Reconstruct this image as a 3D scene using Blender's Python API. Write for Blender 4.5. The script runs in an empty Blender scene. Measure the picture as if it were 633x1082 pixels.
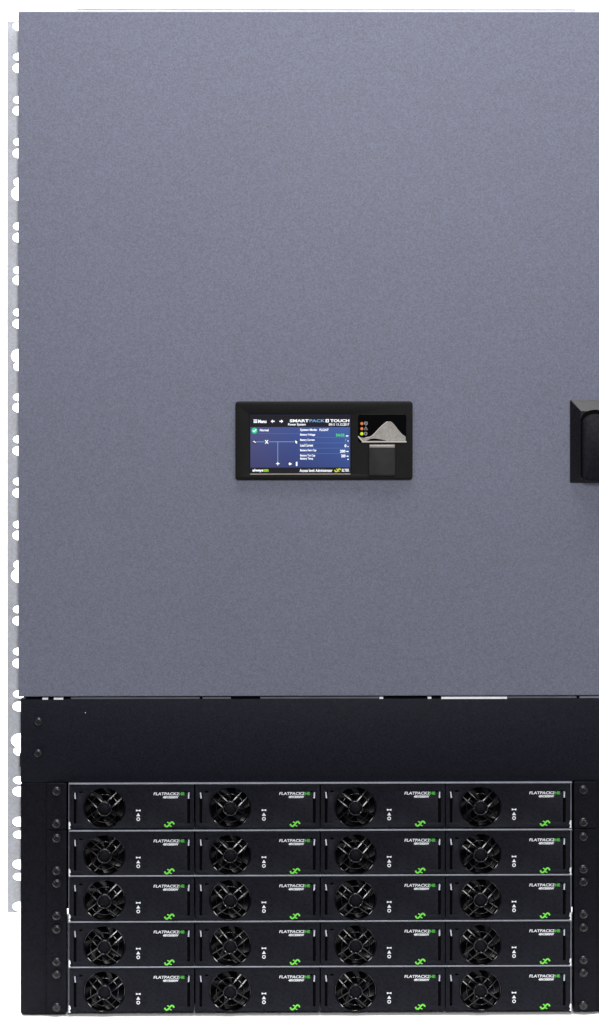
import bpy, bmesh, math, random
from mathutils import Vector, Matrix
random.seed(7)
S = 0.00085                 # metres per photo pixel on the cabinet's front plane
CX, BASE = 316.5, 1070.0    # photo column of the frame centre, photo row of the cabinet's foot
D = 3.0                     # camera distance
PY0 = 150.0                 # photo row at camera height
scene = bpy.context.scene
COL = scene.collection
PI = math.pi

def X(px): return (px - CX) * S
def Z(py): return (BASE - py) * S
def W(px, py, d=0.0): return Vector((X(px), d, Z(py)))

# ------------------------------------------------------------------ materials
def nodes(name):
    m = bpy.data.materials.new(name); m.use_nodes = True
    nt = m.node_tree; b = nt.nodes['Principled BSDF']
    return m, nt, b

def pbr(name, col, rough=0.5, metal=0.0, spec=0.5, noise=None, bump=None, emit=None, grain=None, coord='Object'):
    """noise = (scale, amount): tonal mottling; bump = (scale, strength, distance); grain = fine speckle"""
    m, nt, b = nodes(name)
    b.inputs['Base Color'].default_value = (*col, 1)
    b.inputs['Roughness'].default_value = rough
    b.inputs['Metallic'].default_value = metal
    b.inputs['Specular IOR Level'].default_value = spec
    tc = nt.nodes.new('ShaderNodeTexCoord')
    last = None
    def mult(prev, scale, amt, detail=3, hue=False, p0=0.25, p1=0.75):
        if hue:     # fine speckle: one random value per tiny cell
            n = nt.nodes.new('ShaderNodeTexVoronoi'); n.inputs['Scale'].default_value = scale
            fac = nt.nodes.new('ShaderNodeSeparateColor'); nt.links.new(n.outputs['Color'], fac.inputs[0]); fo = fac.outputs[0]
        else:
            n = nt.nodes.new('ShaderNodeTexNoise'); n.inputs['Scale'].default_value = scale
            n.inputs['Detail'].default_value = detail; n.inputs['Roughness'].default_value = 0.6; fo = n.outputs['Fac']
        nt.links.new(tc.outputs[coord], n.inputs['Vector'])
        mx = nt.nodes.new('ShaderNodeMix'); mx.data_type = 'RGBA'; mx.blend_type = 'MULTIPLY'
        mx.inputs[0].default_value = 1.0
        rp = nt.nodes.new('ShaderNodeValToRGB')
        lo, hi = 1 - amt, 1 + amt
        rp.color_ramp.elements[0].position = p0; rp.color_ramp.elements[1].position = p1
        if hue:
            rp.color_ramp.elements[0].color = (lo * 1.05, lo, lo * 0.97, 1)
            rp.color_ramp.elements[1].color = (hi * 0.98, hi, hi * 1.02, 1)
        else:
            rp.color_ramp.elements[0].color = (lo, lo, lo, 1); rp.color_ramp.elements[1].color = (hi, hi, hi, 1)
        nt.links.new(fo, rp.inputs['Fac'])
        if prev is None: mx.inputs[6].default_value = (*col, 1)
        else: nt.links.new(prev, mx.inputs[6])
        nt.links.new(rp.outputs['Color'], mx.inputs[7])
        return mx.outputs[2]
    if noise: last = mult(last, *noise)
    if grain: last = mult(last, grain[0], grain[1], 2, True, *grain[2:])
    if last: nt.links.new(last, b.inputs['Base Color'])
    if bump:
        n = nt.nodes.new('ShaderNodeTexNoise'); n.inputs['Scale'].default_value = bump[0]
        n.inputs['Detail'].default_value = 4
        nt.links.new(tc.outputs[coord], n.inputs['Vector'])
        bp = nt.nodes.new('ShaderNodeBump'); bp.inputs['Strength'].default_value = bump[1]
        bp.inputs['Distance'].default_value = bump[2]
        nt.links.new(n.outputs['Fac'], bp.inputs['Height']); nt.links.new(bp.outputs['Normal'], b.inputs['Normal'])
    if emit:
        b.inputs['Emission Color'].default_value = (*emit[0], 1); b.inputs['Emission Strength'].default_value = emit[1]
    return m

M = {}
M['door'] = pbr('grey powder coat', (0.147, 0.155, 0.208), 0.6, 0, 0.25, noise=(9.0, 0.02), grain=(1150, 0.20, 0.0, 1.0))
M['black'] = pbr('black powder coat', (0.0072, 0.0077, 0.0128), 0.6, 0, 0.10, grain=(1100, 0.45, 0.0, 1.0))
M['black_post'] = pbr('black painted steel', (0.0036, 0.0038, 0.0066), 0.6, 0, 0.10, grain=(700, 0.5, 0.0, 1.0))
M['face'] = pbr('module face plastic', (0.0060, 0.0064, 0.0105), 0.55, 0, 0.12, grain=(700, 0.5, 0.0, 1.0))
M['gloss'] = pbr('glossy black plastic', (0.003, 0.003, 0.0042), 0.15, 0, 0.55)
M['blade'] = pbr('fan blade plastic', (0.0025, 0.0025, 0.0045), 0.30, 0, 0.28)
M['cavity'] = pbr('dark recess', (0.002, 0.002, 0.002), 0.8, 0, 0.05)
M['screw'] = pbr('black zinc screw', (0.010, 0.010, 0.013), 0.30, 0.0, 0.45)
M['galv'] = pbr('galvanised steel', (0.47, 0.49, 0.535), 0.55, 0.15, 0.5, noise=(45, 0.10), grain=(700, 0.07), bump=(300, 0.1, 0.0003))
M['roof_white'] = pbr('bright zinc roof', (0.80, 0.82, 0.86), 0.5, 0.1, 0.5, noise=(60, 0.08))
M['steel'] = pbr('bare sheet steel', (0.22, 0.23, 0.27), 0.42, 0.35, 0.5, noise=(60, 0.15))
M['steel_bright'] = pbr('bright nickel clip', (0.80, 0.82, 0.86), 0.35, 0.2, 0.5, noise=(200, 0.12))
M['steel_dull'] = pbr('dull steel edge', (0.12, 0.125, 0.15), 0.45, 0.3, 0.4, noise=(60, 0.25))
M['bezel'] = pbr('bezel plastic', (0.0045, 0.0040, 0.0045), 0.5, 0, 0.14, grain=(700, 0.2), bump=(900, 0.15, 0.0003))
M['glass'] = pbr('gloss black panel', (0.002, 0.002, 0.0025), 0.12, 0, 0.12)
M['cover'] = pbr('port cover plastic', (0.011, 0.0095, 0.0095), 0.42, 0, 0.3, noise=(120, 0.45))
M['silver'] = pbr('printed silver', (0.27, 0.255, 0.24), 0.45, 0.2, 0.4, noise=(100, 0.12), grain=(1200, 0.16))
M['silver_edge'] = pbr('silver trim', (0.52, 0.48, 0.43), 0.4, 0.3, 0.5)
M['trim'] = pbr('champagne trim', (0.30, 0.26, 0.21), 0.4, 0.3, 0.5)
M['lever'] = pbr('lever plastic', (0.0075, 0.0075, 0.0115), 0.5, 0, 0.1, grain=(700, 0.3), bump=(900, 0.2, 0.0003))
M['handle'] = pbr('handle plastic', (0.007, 0.007, 0.010), 0.36, 0, 0.21, grain=(700, 0.3), bump=(900, 0.2, 0.0003))
M['white_print'] = pbr('white print', (0.70, 0.72, 0.75), 0.6, 0, 0.2)
M['green_print'] = pbr('green print', (0.16, 0.64, 0.065), 0.6, 0, 0.2)
M['green_badge'] = pbr('dim green print', (0.06, 0.38, 0.045), 0.6, 0, 0.2)
M['grey_print'] = pbr('grey print', (0.30, 0.29, 0.28), 0.6, 0, 0.2)
def glow(n, c, s=1.0): return pbr(n, (0.01, 0.01, 0.01), 0.3, 0, 0.1, emit=(c, s))
M['s_white'] = glow('screen white', (0.90, 0.94, 1.0), 1.35)
M['s_line'] = glow('screen line', (0.26, 0.45, 0.85), 0.7)
M['s_dimline'] = glow('screen dim line', (0.13, 0.25, 0.60), 0.7)
M['s_dark'] = glow('screen header', (0.006, 0.005, 0.012), 1.0)
M['s_black'] = glow('screen symbol dark', (0.015, 0.02, 0.05), 1.0)
M['s_blue'] = glow('screen pale blue', (0.22, 0.48, 0.90), 0.9)
M['s_green'] = glow('screen green', (0.10, 0.85, 0.12), 1.05)
M['s_mint'] = glow('screen mint', (0.03, 0.78, 0.33), 0.9)
M['s_lime'] = glow('screen lime', (0.35, 0.80, 0.02), 0.9)
M['s_yellow'] = glow('screen yellow', (0.80, 0.85, 0.04), 0.9)
M['led_amber'] = glow('amber lamp', (0.85, 0.23, 0.06), 0.9)
M['led_green'] = glow('yellow green lamp', (0.62, 0.85, 0.02), 1.0)
M['backdrop'] = pbr('white paper', (0.96, 0.96, 0.96), 0.9, 0, 0.1)
# screen: what the panel displays - blue with a greyer lower left
def screen_mat():
    m, nt, b = nodes('screen picture')
    b.inputs['Base Color'].default_value = (0.01, 0.01, 0.01, 1); b.inputs['Roughness'].default_value = 0.25
    b.inputs['Specular IOR Level'].default_value = 0.1
    tc = nt.nodes.new('ShaderNodeTexCoord'); sp = nt.nodes.new('ShaderNodeSeparateXYZ')
    nt.links.new(tc.outputs['Generated'], sp.inputs[0])
    rx = nt.nodes.new('ShaderNodeValToRGB')
    e = rx.color_ramp.elements
    e[0].position = 0; e[0].color = (0.075, 0.080, 0.22, 1); e[1].position = 1; e[1].color = (0.052, 0.104, 0.355, 1)
    k = rx.color_ramp.elements.new(0.45); k.color = (0.050, 0.078, 0.28, 1)
    nt.links.new(sp.outputs['X'], rx.inputs['Fac'])
    rz = nt.nodes.new('ShaderNodeValToRGB'); e = rz.color_ramp.elements
    e[0].color = (0.78, 0.74, 0.78, 1); e[1].color = (1.12, 1.2, 1.15, 1)
    nt.links.new(sp.outputs['Z'], rz.inputs['Fac'])
    mx = nt.nodes.new('ShaderNodeMix'); mx.data_type = 'RGBA'; mx.blend_type = 'MULTIPLY'; mx.inputs[0].default_value = 1
    nt.links.new(rx.outputs['Color'], mx.inputs[6]); nt.links.new(rz.outputs['Color'], mx.inputs[7])
    nt.links.new(mx.outputs[2], b.inputs['Emission Color']); b.inputs['Emission Strength'].default_value = 0.9
    return m
M['s_picture'] = screen_mat()

# ------------------------------------------------------------------ object helpers
def empty(name, loc, label, cat, group=None):
    o = bpy.data.objects.new(name, None); COL.objects.link(o)
    o.location = loc; o.empty_display_size = 0.02
    o['label'] = label; o['category'] = cat
    if group: o['group'] = group
    return o

def root_of(o):
    v = Vector((0, 0, 0))
    while o is not None:
        v += Vector(o.location); o = o.parent
    return v

def obj(name, bm, mat, parent=None, origin=None, smooth=False, label=None):
    """link a bmesh given in world coordinates as one object under parent"""
    pw = root_of(parent) if parent else Vector((0, 0, 0))
    org = Vector(origin) if origin is not None else pw
    me = bpy.data.meshes.new(name)
    bmesh.ops.transform(bm, matrix=Matrix.Translation(-org), verts=bm.verts)
    bmesh.ops.recalc_face_normals(bm, faces=bm.faces)
    bm.to_mesh(me); bm.free()
    mats = mat if isinstance(mat, list) else [mat]
    for k in mats: me.materials.append(M[k])
    if smooth:
        for p in me.polygons: p.use_smooth = True
        if smooth is not True: me.set_sharp_from_angle(angle=math.radians(smooth))
    o = bpy.data.objects.new(name, me); COL.objects.link(o)
    if parent: o.parent = parent
    o.location = org - pw
    if label: o['label'] = label
    return o

def BM(): return bmesh.new()

def box(bm, x0, x1, y0, y1, d0, d1, bev=0.0, mi=0, segs=2):
    """box between photo columns x0..x1, rows y0..y1, depths d0..d1 (metres, + is away)"""
    t = bmesh.new()
    r = bmesh.ops.create_cube(t, size=1)
    a, b = W(x0, y1, d0), W(x1, y0, d1)
    c = (a + b) / 2; s = b - a
    bmesh.ops.transform(t, matrix=Matrix.Translation(c) @ Matrix.Diagonal((abs(s.x), abs(s.y), abs(s.z), 1)), verts=t.verts)
    if bev > 0:
        bmesh.ops.bevel(t, geom=list(t.edges), offset=bev, segments=segs, profile=0.5, affect='EDGES')
    for f in t.faces: f.material_index = mi
    join(bm, t)

def join(bm, t):
    me = bpy.data.meshes.new('tmp'); t.to_mesh(me); t.free(); bm.from_mesh(me); bpy.data.meshes.remove(me)

def lathe(bm, c, prof, n=32, mi=0, squash=1.0):
    """surface of revolution about the camera-facing axis through c; prof = [(radius m, depth m)]"""
    rings = []
    for r, d in prof:
        if r < 1e-7: rings.append([bm.verts.new((c.x, c.y + d, c.z))]); continue
        rings.append([bm.verts.new((c.x + r * math.cos(2*PI*i/n), c.y + d, c.z + r * squash * math.sin(2*PI*i/n))) for i in range(n)])
    for a, b in zip(rings, rings[1:]):
        for i in range(n):
            j = (i + 1) % n
            try:
                if len(a) == 1 and len(b) == 1: continue
                if len(a) == 1: f = bm.faces.new((a[0], b[i], b[j]))
                elif len(b) == 1: f = bm.faces.new((a[i], a[j], b[0]))
                else: f = bm.faces.new((a[i], a[j], b[j], b[i]))
                f.material_index = mi
            except ValueError: pass

def tube(bm, pts, r, n=8, mi=0):
    pts = [Vector(p) for p in pts]
    rings = []
    for i, p in enumerate(pts):
        t = (pts[min(i+1, len(pts)-1)] - pts[max(i-1, 0)]).normalized()
        up = Vector((0, 1, 0)) if abs(t.y) < 0.9 else Vector((1, 0, 0))
        u = t.cross(up).normalized(); v = t.cross(u)
        rings.append([bm.verts.new(p + r * (math.cos(2*PI*k/n) * u + math.sin(2*PI*k/n) * v)) for k in range(n)])
    for a, b in zip(rings, rings[1:]):
        for i in range(n):
            j = (i+1) % n; f = bm.faces.new((a[i], a[j], b[j], b[i])); f.material_index = mi
    bm.faces.new(rings[0][::-1]); bm.faces.new(rings[-1])

def torus(bm, c, R, r, n=36, k=8, mi=0):
    vs = []
    for i in range(n):
        a = 2*PI*i/n; row = []
        for j in range(k):
            b = 2*PI*j/k; q = R + r*math.cos(b)
            row.append(bm.verts.new((c.x + q*math.cos(a), c.y + r*math.sin(b), c.z + q*math.sin(a))))
        vs.append(row)
    for i in range(n):
        for j in range(k):
            f = bm.faces.new((vs[i][j], vs[(i+1)%n][j], vs[(i+1)%n][(j+1)%k], vs[i][(j+1)%k])); f.material_index = mi

def flat(bm, pts, d, mi=0):
    """flat printed polygon, photo pixel points, at depth d"""
    f = bm.faces.new([bm.verts.new(W(x, y, d)) for x, y in pts]); f.material_index = mi

def rect(bm, x0, y0, x1, y1, d, mi=0): flat(bm, [(x0, y0), (x1, y0), (x1, y1), (x0, y1)], d, mi)

def disc(bm, cx, cy, r, d, mi=0, n=20): flat(bm, [(cx + r*math.cos(2*PI*i/n), cy - r*math.sin(2*PI*i/n)) for i in range(n)], d, mi)

def stroke(bm, pts, w, d, mi=0):
    """printed stroke of width w along photo pixel points"""
    n = len(pts); L = []; R = []
    for i in range(n):
        a, b = pts[max(i-1, 0)], pts[min(i+1, n-1)]
        tx, ty = b[0]-a[0], b[1]-a[1]; l = math.hypot(tx, ty) or 1
        nx, ny = -ty/l, tx/l
        ww = w[i] if isinstance(w, (list, tuple)) else w
        L.append(bm.verts.new(W(pts[i][0]+nx*ww/2, pts[i][1]+ny*ww/2, d)))
        R.append(bm.verts.new(W(pts[i][0]-nx*ww/2, pts[i][1]-ny*ww/2, d)))
    for i in range(n-1):
        f = bm.faces.new((L[i], L[i+1], R[i+1], R[i])); f.material_index = mi

def ringprint(bm, cx, cy, r, w, d, mi=0):
    stroke(bm, [(cx + r*math.cos(2*PI*i/20), cy + r*math.sin(2*PI*i/20)) for i in range(21)], w, d, mi)

def smooth_pts(p, n=6):
    out = []
    for i in range(len(p)-1):
        p0, p1, p2, p3 = p[max(i-1, 0)], p[i], p[i+1], p[min(i+2, len(p)-1)]
        for k in range(n):
            t = k/n
            out.append(tuple(0.5*((2*p1[a]) + (-p0[a]+p2[a])*t + (2*p0[a]-5*p1[a]+4*p2[a]-p3[a])*t*t + (-p0[a]+3*p1[a]-3*p2[a]+p3[a])*t**3) for a in (0, 1)))
    out.append(p[-1]); return out

def text(bm, body, x0, y0, x1, y1, d, mi=0, weight=0.02, shear=0.0):
    """lettering stretched to the photo rectangle x0..x1, y0..y1"""
    cu = bpy.data.curves.new('t', 'FONT'); cu.body = body; cu.offset = weight; cu.shear = shear; cu.resolution_u = 3
    o = bpy.data.objects.new('t', cu); COL.objects.link(o)
    bpy.context.view_layer.update()
    me = bpy.data.meshes.new_from_object(o.evaluated_get(bpy.context.evaluated_depsgraph_get()))
    xs = [v.co.x for v in me.vertices]; ys = [v.co.y for v in me.vertices]
    ax, bx, ay, by = min(xs), max(xs), min(ys), max(ys)
    for v in me.vertices:
        px = x0 + (v.co.x-ax)/(bx-ax)*(x1-x0); py = y1 - (v.co.y-ay)/(by-ay)*(y1-y0)
        v.co = W(px, py, d)
    for p in me.polygons: p.material_index = mi
    n0 = len(bm.faces)
    bm.from_mesh(me)
    bm.faces.ensure_lookup_table()
    for f in bm.faces[n0:]: f.material_index = mi
    COL.objects.unlink(o); bpy.data.objects.remove(o); bpy.data.curves.remove(cu); bpy.data.meshes.remove(me)

def plate(loops, d0, d1, bev=0.0003, segs=1, mi=0, fn=None):
    """sheet with holes: loops[0] outline, others holes (photo pixels); front d0, back d1; returns bmesh"""
    cu = bpy.data.curves.new('p', 'CURVE'); cu.dimensions = '2D'; cu.fill_mode = 'BOTH'
    for lp in loops:
        sp = cu.splines.new('POLY'); sp.points.add(len(lp)-1); sp.use_cyclic_u = True
        for q, (x, y) in zip(sp.points, lp):
            q.co = ((X(x), Z(y), 0, 1) if fn is None else (*fn(x, y), 0, 1))
    th = abs(d1-d0)
    cu.extrude = max(th/2 - bev, 1e-6); cu.bevel_depth = bev; cu.bevel_resolution = segs-1; cu.offset = -bev
    o = bpy.data.objects.new('p', cu); COL.objects.link(o); bpy.context.view_layer.update()
    me = bpy.data.meshes.new_from_object(o.evaluated_get(bpy.context.evaluated_depsgraph_get()))
    for v in me.vertices: v.co = Vector((v.co.x, (d0+d1)/2 - v.co.z, v.co.y))
    bm = bmesh.new(); bm.from_mesh(me)
    for f in bm.faces: f.material_index = mi
    bmesh.ops.remove_doubles(bm, verts=bm.verts, dist=1e-7)
    COL.objects.unlink(o); bpy.data.objects.remove(o); bpy.data.curves.remove(cu); bpy.data.meshes.remove(me)
    return bm

def circ(cx, cy, rx, ry=None, n=40):
    ry = rx if ry is None else ry
    return [(cx + rx*math.cos(2*PI*i/n), cy + ry*math.sin(2*PI*i/n)) for i in range(n)]

def rrect(x0, y0, x1, y1, r, n=6):
    out = []
    for cx, cy, a0 in ((x1-r, y1-r, 0), (x0+r, y1-r, 90), (x0+r, y0+r, 180), (x1-r, y0+r, 270)):
        for i in range(n+1):
            a = math.radians(a0 + 90*i/n); out.append((cx + r*math.cos(a), cy + r*math.sin(a)))
    return out

def copy_tree(o, parent=None):
    c = o.copy(); COL.objects.link(c)
    if parent is not None: c.parent = parent
    for ch in list(o.children): copy_tree(ch, c)
    return c

def screw_bm(bm, px, py, r_px, d, ang=0.0):
    """pan head screw with a cross recess standing on depth d"""
    c = W(px, py, d); r = r_px * S; h = r * 0.62
    prof = [(0.0, -h*0.55), (r*0.16, -h*0.55), (r*0.20, -h*0.98), (r*0.45, -h), (r*0.66, -h*0.90), (r*0.84, -h*0.66), (r*0.95, -h*0.30), (r, 0.0), (r*1.0, 0.001)]
    lathe(bm, c, prof, 24)
    for k in range(2):      # raised lips of the driver slot
        a = ang + k*PI/2; u = Vector((math.cos(a), 0, math.sin(a))); v = Vector((-math.sin(a), 0, math.cos(a)))
        for sgn in (-1, 1):
            p0 = c + u*r*0.25*sgn + Vector((0, -h*0.98, 0)); p1 = c + u*r*0.60*sgn + Vector((0, -h*0.93, 0))
            tube(bm, [p0, p1], r*0.09, 6)

# ================================================================== the cabinet
cab = empty('power_cabinet', W(338, 1070, 0.2), 'tall grey and black metal power cabinet with perforated steel rail at its left side', 'cabinet')
RX = 657.0      # right edge of the cabinet, past the frame

# door: folded sheet panel
bm = BM(); box(bm, 19.6, RX+2, 12.1, 735.5, 0.0, 0.018, 0.0011, segs=3)
# cut-out behind the display is hidden by the bezel
door = obj('door', bm, 'door', cab, smooth=40)
# handle plate with sloping sides and the swing lever
hx0, hx1, hy0, hy1 = 602.6, 653.4, 422.8, 510.5
def frust(bm, o, i, dz0, dz1, mi=0):
    a = [bm.verts.new(W(x, y, dz0)) for x, y in o]; b = [bm.verts.new(W(x, y, dz1)) for x, y in i]
    n = len(a)
    for k in range(n): f = bm.faces.new((a[k], a[(k+1) % n], b[(k+1) % n], b[k])); f.material_index = mi
    f = bm.faces.new(b); f.material_index = mi
bm = BM()
o_ = rrect(hx0, hy0, hx1, hy1, 1.6, 4)
frust(bm, o_, o_, 0.001, -0.0012)
t = BM(); frust(t, o_, rrect(hx0+10.3, hy0+11, hx1-10.3, hy1-6, 1.2, 4), -0.0012, -0.0093); join(bm, t)
hp = obj('handle_plate', bm, 'handle', door, smooth=12)
def lever_loop(x0, x1, y0, y1, n=18):
    r = (x1-x0)/2; cx = (x0+x1)/2; rt = r*0.72
    top = [(cx + r*math.cos(PI - PI*i/n), y0 + rt - rt*math.sin(PI*i/n)) for i in range(n+1)]
    bot = [(cx + r*math.cos(PI*i/n), y1 - 4 + 4*math.sin(PI*i/n)) for i in range(n+1)]
    return top + bot
bm = BM()
rim = lever_loop(612.9, 643.1, 432.3, 506)
inn = lever_loop(614.6, 641.4, 435.0, 504)
a = [W(x, y, -0.0112) for x, y in rim]
t = BM(); frust(t, rim, inn, -0.0096, -0.0095); join(bm, t)
obj('lever_recess_shade', bm, 'cavity', door)  # flat dark sheet standing in for the shade around the lever
bm = BM()
l0 = lever_loop(614.4, 641.6, 436.6, 507.5); l1 = lever_loop(615.2, 640.8, 437.4, 506.8); l2 = lever_loop(617.2, 638.8, 439.6, 505)
frust(bm, l0, l0, -0.0088, -0.0170); t = BM(); frust(t, l0, l1, -0.0170, -0.0185); join(bm, t); t = BM(); frust(t, l1, l2, -0.0185, -0.0193); join(bm, t)
bmesh.ops.remove_doubles(bm, verts=bm.verts, dist=1e-6)
lev = obj('handle_lever', bm, 'lever', door, smooth=35)

# roof lip: thin galvanised return standing behind the door's top edge
bm = BM()
box(bm, 62, 611, 9.4, 14.0, 0.0205, 0.40, 0.0003)
box(bm, 80, 611, 8.0, 9.3, 0.0200, 0.05, 0.0001, mi=1)
box(bm, 604.5, 611.6, 7.4, 9.7, 0.0196, 0.05, 0.0001, mi=1)
obj('roof_lip', bm, ['roof_white', 'galv'], cab)
bm = BM(); box(bm, 23, RX-2, 12.6, 16, 0.045, 0.40, 0.0004)
obj('roof', bm, 'galv', cab)
# sides and back sheet
bm = BM()
box(bm, 23.2, 26, 16.2, 1066, 0.024, 0.40)
box(bm, RX-4, RX-2, 16.2, 1066, 0.024, 0.40)
box(bm, 26.2, RX-4.2, 16.2, 1066, 0.396, 0.40)
obj('side_panel', bm, 'black_post', cab)

# bare metal return in the gap between door and blank panel
bm = BM()
gy0, gy1 = 736.9, 742
box(bm, 26, 654, 733.5, 742, 0.0165, 0.02)  # dark strip added so the gap above the metal reads as shade
segs = [(26, 45, 'd'), (45, 51, 'b'), (51, 57, 'd'), (57, 67, 'b'), (67, 75, 'd'), (75, 211, 'm'), (211, 214, 'd'), (214, 244, 'm'), (244, 257, 'd'), (257, 275, 'd'),
        (275, 401, 'm'), (401, 405, 'b'), (405, 452, 'd'), (452, 456, 'b'), (456, 466.5, 'd'), (466.5, 536, 'B'), (536, 610, 'm'), (610, 613, 'd'), (613, 640, 'M'), (640, 654, 'd')]
mi = {'d': 0, 'm': 1, 'b': 2, 'B': 2, 'M': 3}
dd = {'d': 0.010, 'm': 0.0025, 'b': 0.0005, 'B': 0.0002, 'M': 0.002}
for x0, x1, k in segs: box(bm, x0+0.05, x1-0.05, gy0, gy1, dd[k], 0.016, mi=mi[k])
obj('inner_flange', bm, ['black_post', 'steel_dull', 'steel_bright', 'steel'], cab)

# blank panel, two posts, two screws
bm = BM(); box(bm, 22.0, RX-3, 738.6, 826.0, 0.0, 0.014, 0.0008)
bp = obj('blank_panel', bm, 'black', cab, smooth=40)
for px, py, a in ((41.0, 761.5, 0.6), (40.5, 795.0, 0.9)):
    bm = BM(); screw_bm(bm, px, py, 4.6, 0.0, a)
    obj('screw', bm, 'screw', bp, smooth=35)
bm = BM(); disc(bm, 90.5, 752.5, 0.5, -0.0002); obj('white_speck', bm, 'white_print', bp)  # small white dot on the panel
bm = plate([rrect(22.0, 826.3, 70.3, 1071.4, 3.0)], 0.001, 0.016, 0.0008, 2)
box(bm, 20.8, 22.6, 796, 810, 0.002, 0.012, 0.0004)
obj('corner_post', bm, 'black_post', cab, smooth=40)
bm = plate([rrect(606.6, 826.3, RX-3, 1069.6, 3.0)], 0.001, 0.016, 0.0008, 2)
obj('corner_post', bm, 'black_post', cab, smooth=40)
bm = BM(); box(bm, 70, 607, 1066.0, 1067.6, 0.03, 0.38); obj('floor_plate', bm, 'black_post', cab)

# perforated rail at the left side (it stands back, so its size is corrected for distance)
RD = 0.0195; K = (D + RD) / D
def rail_fn(x, y): return (X(CX + (x-CX)*K), Z(PY0 + (y-PY0)*K))
def union(cx, y1, r1x, r1y, y2, r2x, r2y):
    """outline of two overlapping ellipses one above the other (keyhole)"""
    def inside(p, y, rx, ry): return ((p[0]-cx)/rx)**2 + ((p[1]-y)/ry)**2 < 1
    A = [(cx + r1x*math.cos(t), y1 + r1y*math.sin(t)) for t in (2*PI*i/48 - 1.5*PI for i in range(48))]
    B = [(cx + r2x*math.cos(t), y2 + r2y*math.sin(t)) for t in (2*PI*i/48 - 0.5*PI for i in range(48))]
    return [p for p in A if not inside(p, y2, r2x, r2y)] + [p for p in B if not inside(p, y1, r1x, r1y)]
small = [60, 105.6, 150, 239-27+0.0, 239-180+226.5, 330, 419.5, 464, 508.5, 554, 643.5, 688, 733, 823.8, 881.4, 925.9]
small = [60, 105.6, 150, 239, 285.5, 330, 419.5, 464, 508.5, 554, 643.5, 688, 733, 823.8, 881.4, 925.9]
big = [27.5, 72, 117, 162, 251, 296, 342, 430.5, 476, 520.6, 565.4, 655.5, 700.5, 746, 835.8, 867.7, 912.7, 957.3]
holes = [circ(21.2, y, 7.0, 4.3, 28) for y in small] + [circ(21.2, y, 7.6, 5.3, 28) for y in big]
for (yb, ys) in ((204.5, 192.5), (376, 387), (608, 596.5), (782, 793)):
    if ys < yb: holes.append(union(21.2, ys, 6.6, 5.0, yb, 9.0, 7.6))
    else: holes.append(union(21.2, yb, 9.0, 7.6, ys, 6.6, 5.0))
bm = plate([[(8.2, 22.5), (44, 22.5), (44, 963.3), (8.2, 963.3)]] + holes, RD, RD+0.002, 0.0003, 1, fn=rail_fn)
bm.normal_update()
for f in bm.faces:
    if abs(f.normal.y) < 0.9: f.material_index = 1     # hole and sheet edges darkened to stand in for rim shading
# folded outer return of the rail
t = BM(); a, b = rail_fn(8.2, 963.3), rail_fn(8.2, 22.5)
bmesh.ops.create_cube(t, size=1)
bmesh.ops.transform(t, matrix=Matrix.Translation((a[0]+0.0010, RD+0.0125, (a[1]+b[1])/2)) @ Matrix.Diagonal((0.0018, 0.021, b[1]-a[1]-0.0006, 1)), verts=t.verts)
join(bm, t)
obj('mounting_rail', bm, ['galv', 'steel_dull'], cab)

# ================================================================== the touch display
dsp = empty('touch_display', W(342.4, 506.8, 0.0), 'black touch display panel with lit blue screen set in the grey door', 'display')
bm = plate([rrect(248.8, 424.0, 435.9, 506.7, 3.2, 6), rrect(264.3, 437.9, 370.4, 499.9, 0.8, 3)], -0.0042, 0.0, 0.0009, 3)
bez = obj('bezel', bm, 'bezel', dsp, smooth=50)
bm = BM(); box(bm, 264.2, 370.2, 499.95, 501.0, -0.0047, -0.0037, 0.0002)
obj('trim_strip', bm, 'trim', dsp)
# screen
SD = -0.0034
bm = BM(); box(bm, 263.5, 371.2, 437.0, 500.5, SD, -0.0008)
scr = obj('screen', bm, 's_black', dsp)
bm = BM(); rect(bm, 264.7, 450.9, 369.6, 493.6, SD-0.0001); obj('screen_picture', bm, 's_picture', scr)
bm = BM(); rect(bm, 264.4, 438.4, 369.9, 450.9, SD-0.0001); rect(bm, 264.4, 493.6, 369.9, 499.4, SD-0.0001); obj('menu_bar', bm, 's_dark', scr)
TD = SD - 0.0002
bm = BM()
for k in range(3): rect(bm, 268.0, 442.9+k*1.35, 271.9, 443.7+k*1.35, TD)
text(bm, 'Menu', 272.8, 443.1, 281.6, 446.6, TD, weight=0.035)
for cx, s in ((288.2, 1), (297.2, -1)):
    flat(bm, [(cx-2*s, 444.8), (cx, 442.9), (cx, 446.7)], TD); rect(bm, min(cx-0.2*s, cx+2*s), 444.25, max(cx-0.2*s, cx+2*s), 445.35, TD)
text(bm, 'SMART', 306.2, 442.7, 326.3, 445.8, TD, weight=0.03)
text(bm, 'TOUCH', 348.9, 442.7, 369.0, 445.8, TD, weight=0.03)
rect(bm, 344.0, 442.6, 347.4, 445.9, TD)
text(bm, 'Power System', 304.4, 446.8, 322.9, 450.0, TD, weight=0.02)
text(bm, '09:11 11.12.2017', 347.4, 446.9, 369.0, 449.5, TD, weight=0.02)
text(bm, 'Normal', 274.6, 452.8, 283.8, 455.3, TD, weight=0.025)
text(bm, 'System Mode:', 317.2, 452.5, 335.0, 455.6, TD, weight=0.025); text(bm, 'FLOAT', 337.6, 452.6, 347.2, 455.1, TD, weight=0.025)
for body, y, x1 in (('Battery Voltage', 459.0, 333.0), ('Battery Current', 464.6, 332.4), ('Load Current', 470.0, 330.8), ('Battery Rem Cap', 475.5, 334.2), ('Battery Tot Cap', 481.0, 333.0), ('Battery Temp', 484.3, 330.8)):
    text(bm, body, 317.2, y-1.35, x1, y+1.55, TD, weight=0.022)
text(bm, '200', 359.2, 474.9, 364.9, 477.9, TD, weight=0.03); text(bm, '200', 360.4, 479.9, 365.0, 482.9, TD, weight=0.03)
text(bm, '0', 364.0, 469.2, 366.0, 472.3, TD, weight=0.04)
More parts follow.
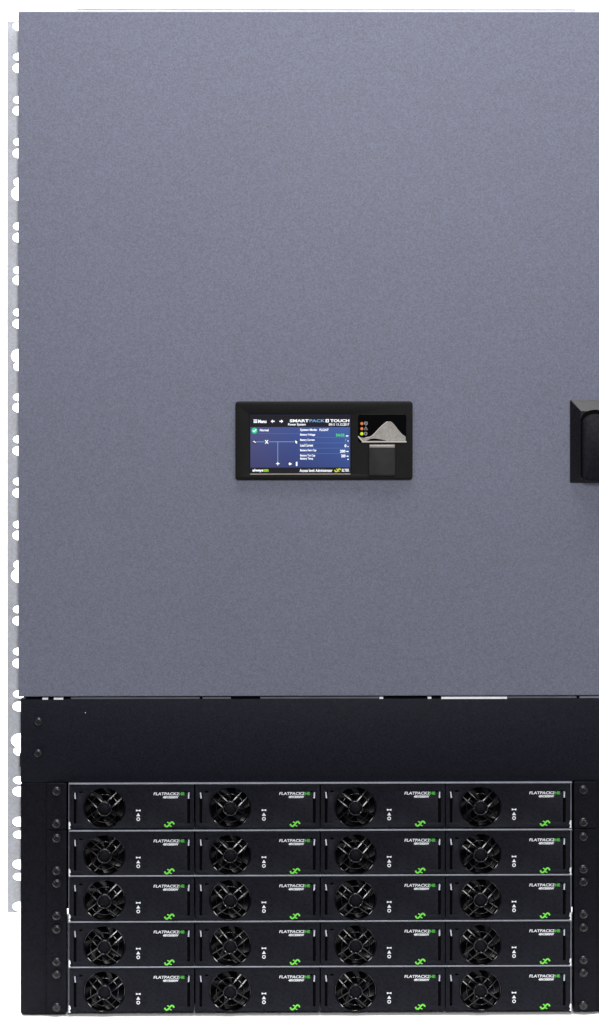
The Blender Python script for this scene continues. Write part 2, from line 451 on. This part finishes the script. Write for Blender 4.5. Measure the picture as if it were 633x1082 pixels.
for x0, x1, y in ((365.4, 368.0, 460.3), (367.2, 368.2, 465.6), (367.2, 368.2, 471.5), (366.0, 368.2, 476.7), (366.2, 368.2, 481.7), (367.0, 368.4, 485.0)):
    rect(bm, x0, y-0.5, x1, y+0.5, TD)
text(bm, 'always', 266.8, 494.9, 278.3, 498.6, TD, weight=0.03)
text(bm, 'Access level: Administrator', 316.6, 495.1, 351.2, 498.3, TD, weight=0.02)
text(bm, 'ELTEK', 361.2, 495.1, 369.0, 498.0, TD, weight=0.02)
rect(bm, 312.6, 487.6, 314.2, 491.9, TD-0.0002); 
obj('white_lettering', bm, 's_white', scr)
bm = BM(); text(bm, 'PACK', 327.0, 442.7, 343.2, 445.8, TD, weight=0.02)
obj('blue_lettering', bm, 's_blue', scr)
bm = BM(); text(bm, '7', 364.4, 463.5, 366.0, 466.0, TD, weight=0.0)
obj('blue_lettering', bm, 's_blue', scr)
bm = BM(); text(bm, '3', 344.9, 443.1, 346.6, 445.4, TD-0.0001, weight=0.04); obj('dark_numeral', bm, 's_dark', scr)
bm = BM(); text(bm, '54.02', 354.9, 457.9, 363.9, 460.9, TD, weight=0.02); obj('green_reading', bm, 's_green', scr)
bm = BM(); text(bm, 'on', 278.6, 495.3, 283.7, 498.1, TD, weight=0.06); obj('green_lettering', bm, 's_lime', scr)
bm = BM(); disc(bm, 268.9, 454.6, 3.05, TD); obj('status_disc', bm, 's_mint', scr)
bm = BM(); stroke(bm, [(267.3, 454.5), (268.5, 455.8), (270.7, 453.2)], 0.95, TD-0.0001); obj('check_mark', bm, 's_white', scr)
# power-flow diagram
bm = BM(); rect(bm, 269.0, 466.0, 312.0, 466.75, TD); rect(bm, 293.1, 466.75, 293.9, 488.6, TD)
obj('flow_line', bm, 's_line', scr)
bm = BM(); rect(bm, 265.5, 457.5, 316, 457.85, TD)
for y in (461.9, 467.7, 473.2, 478.8): rect(bm, 332 if y < 465 else 318, y-0.2, 369.0, y+0.2, TD)
obj('table_line', bm, 's_dimline', scr)
bm = BM()
for cx, cy in ((269.1, 466.5), (281.8, 466.4), (313.2, 466.6), (293.5, 489.4)): disc(bm, cx, cy, 2.1, TD-0.0001)
rect(bm, 304.4, 487.4, 305.3, 492.0, TD); rect(bm, 311.4, 487.4, 312.5, 492.0, TD)
obj('symbol_backing', bm, 's_black', scr)  # dark discs and bars the screen draws behind and beside its symbols
bm = BM(); T2 = TD - 0.0002
stroke(bm, [(267.6, 466.4), (268.6, 465.5), (269.6, 467.3), (270.6, 466.4)], 0.8, T2)
stroke(bm, [(280.2, 464.6), (283.4, 468.3)], 0.9, T2); stroke(bm, [(283.2, 464.6), (280.4, 468.3)], 0.9, T2)
flat(bm, [(312.0, 464.8), (314.4, 466.5), (313.5, 467.2), (314.2, 468.2), (313.3, 468.4), (312.6, 467.4), (312.0, 467.9)], T2)
rect(bm, 291.7, 488.95, 295.4, 489.85, T2); rect(bm, 293.1, 487.7, 293.95, 491.2, T2)
flat(bm, [(305.6, 488.0), (308.6, 489.7), (305.6, 491.4)], T2); rect(bm, 304.9, 489.2, 306.0, 490.2, T2)
obj('flow_symbol', bm, 's_white', scr)
bm = BM(); sp = smooth_pts([(353.5, 496.2), (354.4, 497.7), (355.6, 498.0), (356.7, 496.9), (357.7, 495.5), (358.9, 495.0), (359.9, 496.2)])
stroke(bm, sp, 1.2, TD); stroke(bm, [(355.4, 494.9), (356.9, 496.2)], 0.8, TD); stroke(bm, [(357.0, 496.9), (358.6, 498.0)], 0.8, TD)
obj('emblem', bm, 's_yellow', scr)
# glossy side panel with silver hill, lamps and port cover
BD = -0.0042
bm = plate([rrect(378.2, 437.4, 429.2, 467.4, 3.0, 4)], BD-0.0005, BD+0.0006, 0.0002)
ind = obj('indicator_panel', bm, 'glass', dsp)
hill = [(378.3, 460.2), (380.5, 461.6), (383.5, 462.2), (388.0, 462.0), (391.0, 461.3), (394.0, 459.3), (398.0, 455.2), (402.5, 450.6), (406.5, 447.0), (409.3, 445.2), (411.5, 444.7), (413.8, 445.6), (416.5, 448.3), (420.5, 453.5), (424.5, 458.2), (428.4, 461.0), (428.5, 465.7), (384.0, 465.7), (381.0, 463.8)]
HD = BD - 0.0007
bm = BM(); flat(bm, hill[::1], HD); obj('silver_hill', bm, 'silver', ind)
bm = BM(); flat(bm, [(385.6, 465.4), (388.2, 464.9), (391.0, 463.4), (394.0, 462.9), (398.0, 463.1), (403.5, 464.1), (408.5, 465.4)], HD-0.0001); obj('dark_wedge', bm, 'glass', ind)
bm = BM(); rect(bm, 382.2, 465.8, 429.4, 467.0, HD-0.0001); stroke(bm, [(378.4, 460.4), (381.2, 463.9), (383.5, 465.9)], 1.1, HD-0.0002)
stroke(bm, smooth_pts([(386.0, 462.0), (391.0, 461.1), (394.2, 458.9), (398.2, 454.8), (402.7, 450.2), (406.7, 446.7), (409.4, 445.0)]), 0.8, HD-0.0003)
obj('silver_line', bm, 'silver_edge', ind)
for y, mk in ((447.2, 'led_amber'), (452.6, 'led_amber'), (457.9, 'led_green')):
    bm = BM(); c = W(382.2, y, BD-0.0005); r = (1.75 if mk == 'led_green' else 1.55)*S
    lathe(bm, c, [(0, -r*0.35), (r*0.5, -r*0.3), (r*0.86, -r*0.18), (r, 0.0), (r, 0.0004)], 20)
    obj('indicator_lamp', bm, mk, ind, smooth=50, label='lit yellow green lamp' if mk == 'led_green' else None)
bm = BM()
stroke(bm, [(384.9, 445.6), (388.0, 445.6), (388.0, 447.6), (386.5, 448.9), (384.9, 447.6), (384.9, 445.6)], 0.75, HD)
rect(bm, 385.9, 446.4, 387.0, 447.3, HD)
stroke(bm, [(386.4, 450.6), (388.1, 453.7), (384.7, 453.7), (386.4, 450.6)], 0.75, HD)
ringprint(bm, 386.3, 457.7, 1.35, 0.75, HD)
obj('status_symbol', bm, 'grey_print', ind)
bm = plate([rrect(389.5, 468.9, 417.6, 502.3, 2.0, 5)], BD-0.0030, BD+0.0002, 0.0007, 3)
cov = obj('port_cover', bm, 'cover', dsp, smooth=50)
bm = BM()
box(bm, 390.2, 417.0, 469.3, 472.4, BD-0.0036, BD-0.0028, 0.0004)
obj('cover_lip', bm, 'silver', cov, smooth=50)

# ================================================================== shelves and modules
rows = [827.2, 876.9, 924.6, 973.0, 1020.8]
row_end = [876.9, 924.6, 973.0, 1020.8, 1069.0]
cols = [74.0, 206.6, 338.9, 470.9]
MW = 131.2      # module width
MH = 45.6       # module height
ordinal = ['top', 'second', 'third', 'fourth', 'bottom']

def make_shelf(y0, y1):
    s = empty('module_shelf', W(338, y1, 0.0), '', 'shelf', 'module shelves stacked in the cabinet')
    bm = BM()
    box(bm, 72.8, 604.6, y0-0.85, y0+0.6, -0.0030, 0.25, 0.0003)
    obj('shelf_plate', bm, 'steel', s)
    bm = BM(); box(bm, 72.6, 73.7, y0+1.0, y1-1.6, -0.0012, 0.25, 0.0002); obj('side_wall', bm, 'steel_dull', s)
    bm = BM(); box(bm, 602.7, 604.2, y0+1.0, y1-1.6, -0.0016, 0.25, 0.0002); obj('side_wall', bm, 'steel_dull', s)
    # ears
    for x0, x1, sx in ((49.6, 70.8, 60.2), (606.9, 630.0, 616.6)):
        bm = plate([rrect(x0, y0-0.4, x1, y1-1.4, 0.8, 2)], -0.0012, 0.0008, 0.0004, 1)
        e = obj('ear', bm, 'black_post', s)
        for dy in (7.6, 42.0):
            b2 = BM(); screw_bm(b2, sx, y0+dy, 5.2, -0.0012, random.uniform(0, 1.5))
            obj('screw', b2, 'screw', e, smooth=35)
    # bright spring clips at the lower corners
    for sgn, x in ((1, 73.0), (-1, 603.8)):
        bm = BM()
        pts = [(x, y1-10.0), (x+sgn*1.6, y1-9.0), (x+sgn*2.2, y1-6.0), (x+sgn*0.9, y1-5.0), (x+sgn*2.0, y1-2.4), (x, y1-1.9)]
        v0 = [bm.verts.new(W(a, b, -0.0030)) for a, b in pts]; v1 = [bm.verts.new(W(a, b, -0.0005)) for a, b in pts]
        bm.faces.new(v0); bm.faces.new(v1[::-1])
        for i in range(6): bm.faces.new((v0[i], v0[(i+1) % 6], v1[(i+1) % 6], v1[i]))
        obj('corner_clip', bm, 'steel_bright', s)
    return s

def emblem(bm, x, y, d):
    k = 1.0/31.6; ox, oy = x - 310*k, y - 220*k
    q = lambda a, b: (ox + a*k, oy + 220*k + (b-220)*k*0.85)
    pts = smooth_pts([q(150, 215), q(175, 275), q(225, 305), q(275, 265), q(315, 215), q(350, 155), q(400, 128), q(445, 165), q(462, 215)])
    stroke(bm, pts, 1.65, d)
    stroke(bm, smooth_pts([q(235, 135), q(285, 155), q(312, 220)]), 1.1, d - 0.00005)
    stroke(bm, smooth_pts([q(308, 225), q(330, 275), q(385, 298)]), 1.1, d - 0.0001)

def make_module(x0, y0):
    m = empty('power_module', W(x0 + MW/2, y0 + MH + 1.2, 0.0), '', 'power module', 'power modules slotted in the shelves')
    x1 = x0 + MW; ya = y0 + 1.5; yb = ya + MH
    fx, fy, fr = x0 + 36.7, y0 + 25.7, 22.0
    outer = rrect(x0, ya, x1, yb, 0.5, 2)
    loops = [outer, circ(fx, fy, 22.3, 21.2, 56),
             rrect(x0+4.4, y0+9.0, x0+7.0, y0+42.0, 0.9, 3), rrect(x1-7.0, y0+9.0, x1-4.4, y0+42.0, 0.9, 3),
             rrect(x0+10.0, y0+8.2, x0+13.4, y0+9.8, 0.3, 2), rrect(x1-10.6, y0+8.2, x1-7.8, y0+9.8, 0.3, 2)]
    bm = plate(loops, -0.0022, 0.0012, 0.0004, 2)
    face = obj('faceplate', bm, 'face', m, smooth=40)
    # body sheet behind the face (four thin walls; the front of it is the backing seen through the slots)
    bm = BM()
    box(bm, x0+0.4, x1-0.4, ya+0.5, ya+1.5, 0.0014, 0.24); box(bm, x0+0.4, x1-0.4, yb-1.5, yb-0.5, 0.0014, 0.24)
    box(bm, x0+0.4, x0+1.4, ya+1.6, yb-1.6, 0.0014, 0.24); box(bm, x1-1.4, x1-0.4, ya+1.6, yb-1.6, 0.0014, 0.24)
    box(bm, x0+1.5, x1-1.5, ya+1.6, yb-1.6, 0.016, 0.018)
    obj('module_body', bm, 'cavity', m)
    # latches: dark sprung lever in the slot with a bare metal tip
    for xa, sg in ((x0+5.7, 1), (x1-5.7, -1)):
        bm = BM(); box(bm, xa-0.7, xa+0.7, y0+15.5, y0+41.0, -0.0008, 0.002, 0.0003)
        lt = obj('latch', bm, 'cavity', m)
        bm = BM()
        a = [W(xa-0.75-0.25*sg, y0+9.6, -0.0012), W(xa+0.65-0.25*sg, y0+9.6, -0.0012), W(xa+0.75+0.25*sg, y0+15.6, -0.0030), W(xa-0.65+0.25*sg, y0+15.6, -0.0030)]
        b = [p + Vector((0, 0.0035, 0)) for p in a]
        va = [bm.verts.new(p) for p in a]; vb = [bm.verts.new(p) for p in b]
        bm.faces.new(va); bm.faces.new(vb[::-1])
        for i in range(4): bm.faces.new((va[i], va[(i+1) % 4], vb[(i+1) % 4], vb[i]))
        obj('latch_tip', bm, 'steel', lt)
    # fan: duct, rotor, guard
    c = W(fx, fy, 0.0)
    bm = BM(); R = fr*S
    lathe(bm, c, [(R*1.03, -0.0012), (R*0.985, -0.0002), (R*0.97, 0.012), (R*0.2, 0.0125), (0, 0.0125)], 48)
    fan = obj('fan', bm, 'cavity', m, origin=c, smooth=40)
    bm = BM()
    hub = R*0.36
    lathe(bm, c, [(0, 0.0014), (hub*0.55, 0.0016), (hub*0.85, 0.0020), (hub, 0.0035), (hub, 0.011)], 28)
    nb = 7
    for k in range(nb):
        th0 = 2*PI*k/nb; g = []
        for i in range(6):
            r = hub*0.95 + (R*0.93 - hub*0.95)*i/5; row = []
            for j in range(5):
                a = th0 + (j/4)*0.74 + 0.42*(i/5)**1.3; dep = 0.0028 + 0.0068*(j/4) - 0.0012*math.sin(PI*j/4)
                row.append(bm.verts.new((c.x + r*math.cos(a), dep, c.z + r*math.sin(a))))
            g.append(row)
        for i in range(5):
            for j in range(4): bm.faces.new((g[i][j], g[i+1][j], g[i+1][j+1], g[i][j+1]))
    obj('fan_rotor', bm, 'blade', fan, origin=c, smooth=45)
    bm = BM()
    def dome(dx, dz):      # guard bulges toward the viewer
        q = min(1.0, math.hypot(dx, dz)/R); return -0.0066*(1-q**1.35) - 0.0004
    for ang in (41, 139, 221, 319):
        a = math.radians(ang); u = (math.cos(a), math.sin(a)); v = (-u[1], u[0])
        for off in (-4.0*S, 4.0*S):
            pts = []
            for i in range(9):
                l = 5.6*S + (math.sqrt(R*R - off*off)*1.0 - 5.6*S)*i/8
                dx, dz = u[0]*l + v[0]*off, u[1]*l + v[1]*off
                pts.append((c.x+dx, dome(dx, dz), c.z+dz))
            prev = None
            for p in pts:
                cr = []
                for q, hgt in ((-0.85, 0.0011), (-0.55, 0.0), (0.55, 0.0), (0.85, 0.0011)):
                    cr.append(bm.verts.new((p[0] + v[0]*q*S, p[1] + hgt, p[2] + v[1]*q*S)))
                if prev:
                    for i in range(3): bm.faces.new((prev[i], prev[i+1], cr[i+1], cr[i]))
                prev = cr
    torus(bm, c + Vector((0, dome(7*S, 0), 0)), 7.0*S, 0.75*S, 36, 8)
    torus(bm, c + Vector((0, dome(14.6*S, 0)+0.0002, 0)), 14.6*S, 0.5*S, 44, 8)
    torus(bm, c + Vector((0, -0.0006, 0)), R*0.985, 0.95*S, 48, 8)
    lathe(bm, c, [(0, dome(0, 0)+0.0012), (3.0*S, dome(0, 0)+0.0012), (6.0*S, dome(5*S, 0)+0.0014), (6.6*S, dome(6*S, 0)+0.0026)], 24, 1)
    obj('fan_guard', bm, ['gloss', 'black_post'], fan, origin=c, smooth=45)
    # printing
    PD = -0.00225
    bm = BM()
    text(bm, 'FLATPACK2', x0+88.4, y0+9.2, x0+114.9, y0+12.2, PD, weight=0.02, shear=0.15)
    obj('white_lettering', bm, 'white_print', face); bm = BM()
    text(bm, '48V/3000W', x0+98.2, y0+13.0, x0+114.8, y0+15.6, PD, weight=0.045, shear=0.12)
    obj('white_lettering', bm, 'white_print', face)
    bm = BM(); text(bm, 'HE', x0+115.4, y0+9.2, x0+121.0, y0+12.3, PD, weight=0.05); obj('green_lettering', bm, 'green_badge', face)
    bm = BM(); ix = x0 + 72.3
    flat(bm, [(ix-2.4, y0+27.1), (ix, y0+27.9), (ix+2.4, y0+27.1), (ix+2.4, y0+29.3), (ix, y0+28.5), (ix-2.4, y0+29.3)], PD)
    flat(bm, [(ix, y0+30.9), (ix+2.1, y0+34.2), (ix-2.1, y0+34.2)], PD)
    ringprint(bm, ix, y0+37.3, 1.5, 0.9, PD)
    obj('status_symbol', bm, 'white_print', face)
    bm = BM(); emblem(bm, x0+105.2, y0+43.0, PD); obj('emblem', bm, 'green_print', face)
    return m

shelf0 = make_shelf(rows[0], row_end[0])
base0 = Vector(shelf0.location)
for r in range(5):
    s = shelf0 if r == 0 else copy_tree(shelf0)
    s.location = base0 + Vector((0, 0, Z(rows[r]) - Z(rows[0])))
    where = {0: 'top module row', 1: 'second module row from the top', 2: 'middle module row', 3: 'second module row from the bottom', 4: 'bottom module row'}[r]
    s['label'] = 'steel shelf with black screwed ears in the ' + where
mod0 = make_module(cols[0], rows[0])
mb = Vector(mod0.location)
cname = ['leftmost', 'second from left', 'second from right', 'rightmost']
rname = ['top row', 'second row from the top', 'middle row', 'second row from the bottom', 'bottom row']
rot = [[0.0, .35, .7, 1.1], [.2, .9, 0.5, 1.3], [.6, 0.1, 1.0, .4], [.15, .8, .3, 1.2], [.05, .45, .75, .55]]
for r in range(5):
    for c_ in range(4):
        m = mod0 if (r, c_) == (0, 0) else copy_tree(mod0)
        m.location = mb + Vector(((cols[c_]-cols[0])*S, 0, Z(rows[r]) - Z(rows[0])))
        m['label'] = 'black power module with round fan, %s in the %s' % (cname[c_], rname[r])
for o in list(COL.objects):
    if o.name.startswith('fan_rotor'):
        m = o.parent.parent; p = m.location - mb
        c_ = min(range(4), key=lambda k: abs((cols[k]-cols[0])*S - p.x)); r = min(range(5), key=lambda k: abs(Z(rows[k])-Z(rows[0]) - p.z))
        o.rotation_euler = (0, rot[r][c_], 0)
        for g in o.parent.children:
            if g.name.startswith('fan_guard'): g.rotation_euler = (0, random.uniform(-0.1, 0.1), 0)

# ================================================================== backdrop sweep
bm = BM(); prof = []
prof.append((-0.12, -0.0022)); prof.append((1.1, -0.0022))
for i in range(1, 13):
    a = PI/2*i/12; prof.append((1.1 + 0.9*math.sin(a), 0.9 - 0.0022 - 0.9*math.cos(a)))
prof.append((2.0, 3.2))
pa = [bm.verts.new((-3, y, z)) for y, z in prof]; pb = [bm.verts.new((3, y, z)) for y, z in prof]
for i in range(len(prof)-1): bm.faces.new((pa[i], pb[i], pb[i+1], pa[i+1]))
bd = obj('backdrop', bm, 'backdrop', smooth=True); bd['kind'] = 'structure'

# ================================================================== light
def area(name, loc, target, sx, sy, power, col=(1, 1, 1)):
    l = bpy.data.lights.new(name, 'AREA'); l.shape = 'RECTANGLE'; l.size = sx; l.size_y = sy; l.energy = power; l.color = col
    o = bpy.data.objects.new(name, l); COL.objects.link(o); o.location = loc
    o.rotation_euler = (Vector(target) - Vector(loc)).to_track_quat('-Z', 'Y').to_euler(); return o
area('key_light', (0.14, -3.3, 1.55), (0.0, 0.0, 0.22), 0.5, 0.5, 62)
area('softbox_left', (-1.55, -2.6, 0.9), (0.0, 0.0, 0.2), 0.45, 0.45, 8)
area('softbox_right', (1.55, -2.6, 0.9), (0.0, 0.0, 0.3), 0.45, 0.45, 14)
area('softbox_overhead', (0.12, -0.48, 2.6), (0.05, -0.2, 0.0), 1.8, 0.7, 72)
area('added_backdrop_light', (-0.9, 1.0, 2.5), (-0.3, 0.9, 0.0), 1.6, 1.0, 130)  # added lamp, unseen, that bleaches the backdrop behind the cabinet to white
area('added_backdrop_light_right', (1.0, 0.9, 2.6), (0.2, 1.8, 0.6), 1.4, 0.8, 90)  # second added lamp, whitening the backdrop from the right
w = bpy.data.worlds.new('World'); scene.world = w; w.use_nodes = True
w.node_tree.nodes['Background'].inputs['Color'].default_value = (0.95, 0.97, 1.0, 1)
w.node_tree.nodes['Background'].inputs['Strength'].default_value = 0.10

# ================================================================== camera
cam = bpy.data.cameras.new('camera'); co = bpy.data.objects.new('camera', cam); COL.objects.link(co)
yaw = math.radians(0.8)
co.location = (-D*math.sin(yaw), -D*math.cos(yaw), Z(PY0))
co.rotation_euler = (PI/2, 0, -yaw)
cam.sensor_fit = 'VERTICAL'; cam.sensor_height = 36.0
cam.lens = 36.0 * D / (1082*S)
cam.shift_y = -(541 - PY0)/1082.0
cam.clip_end = 50
scene.camera = co
scene.view_settings.view_transform = 'Standard'; scene.view_settings.look = 'None'
scene.view_settings.exposure = 0.0; scene.view_settings.gamma = 1.0
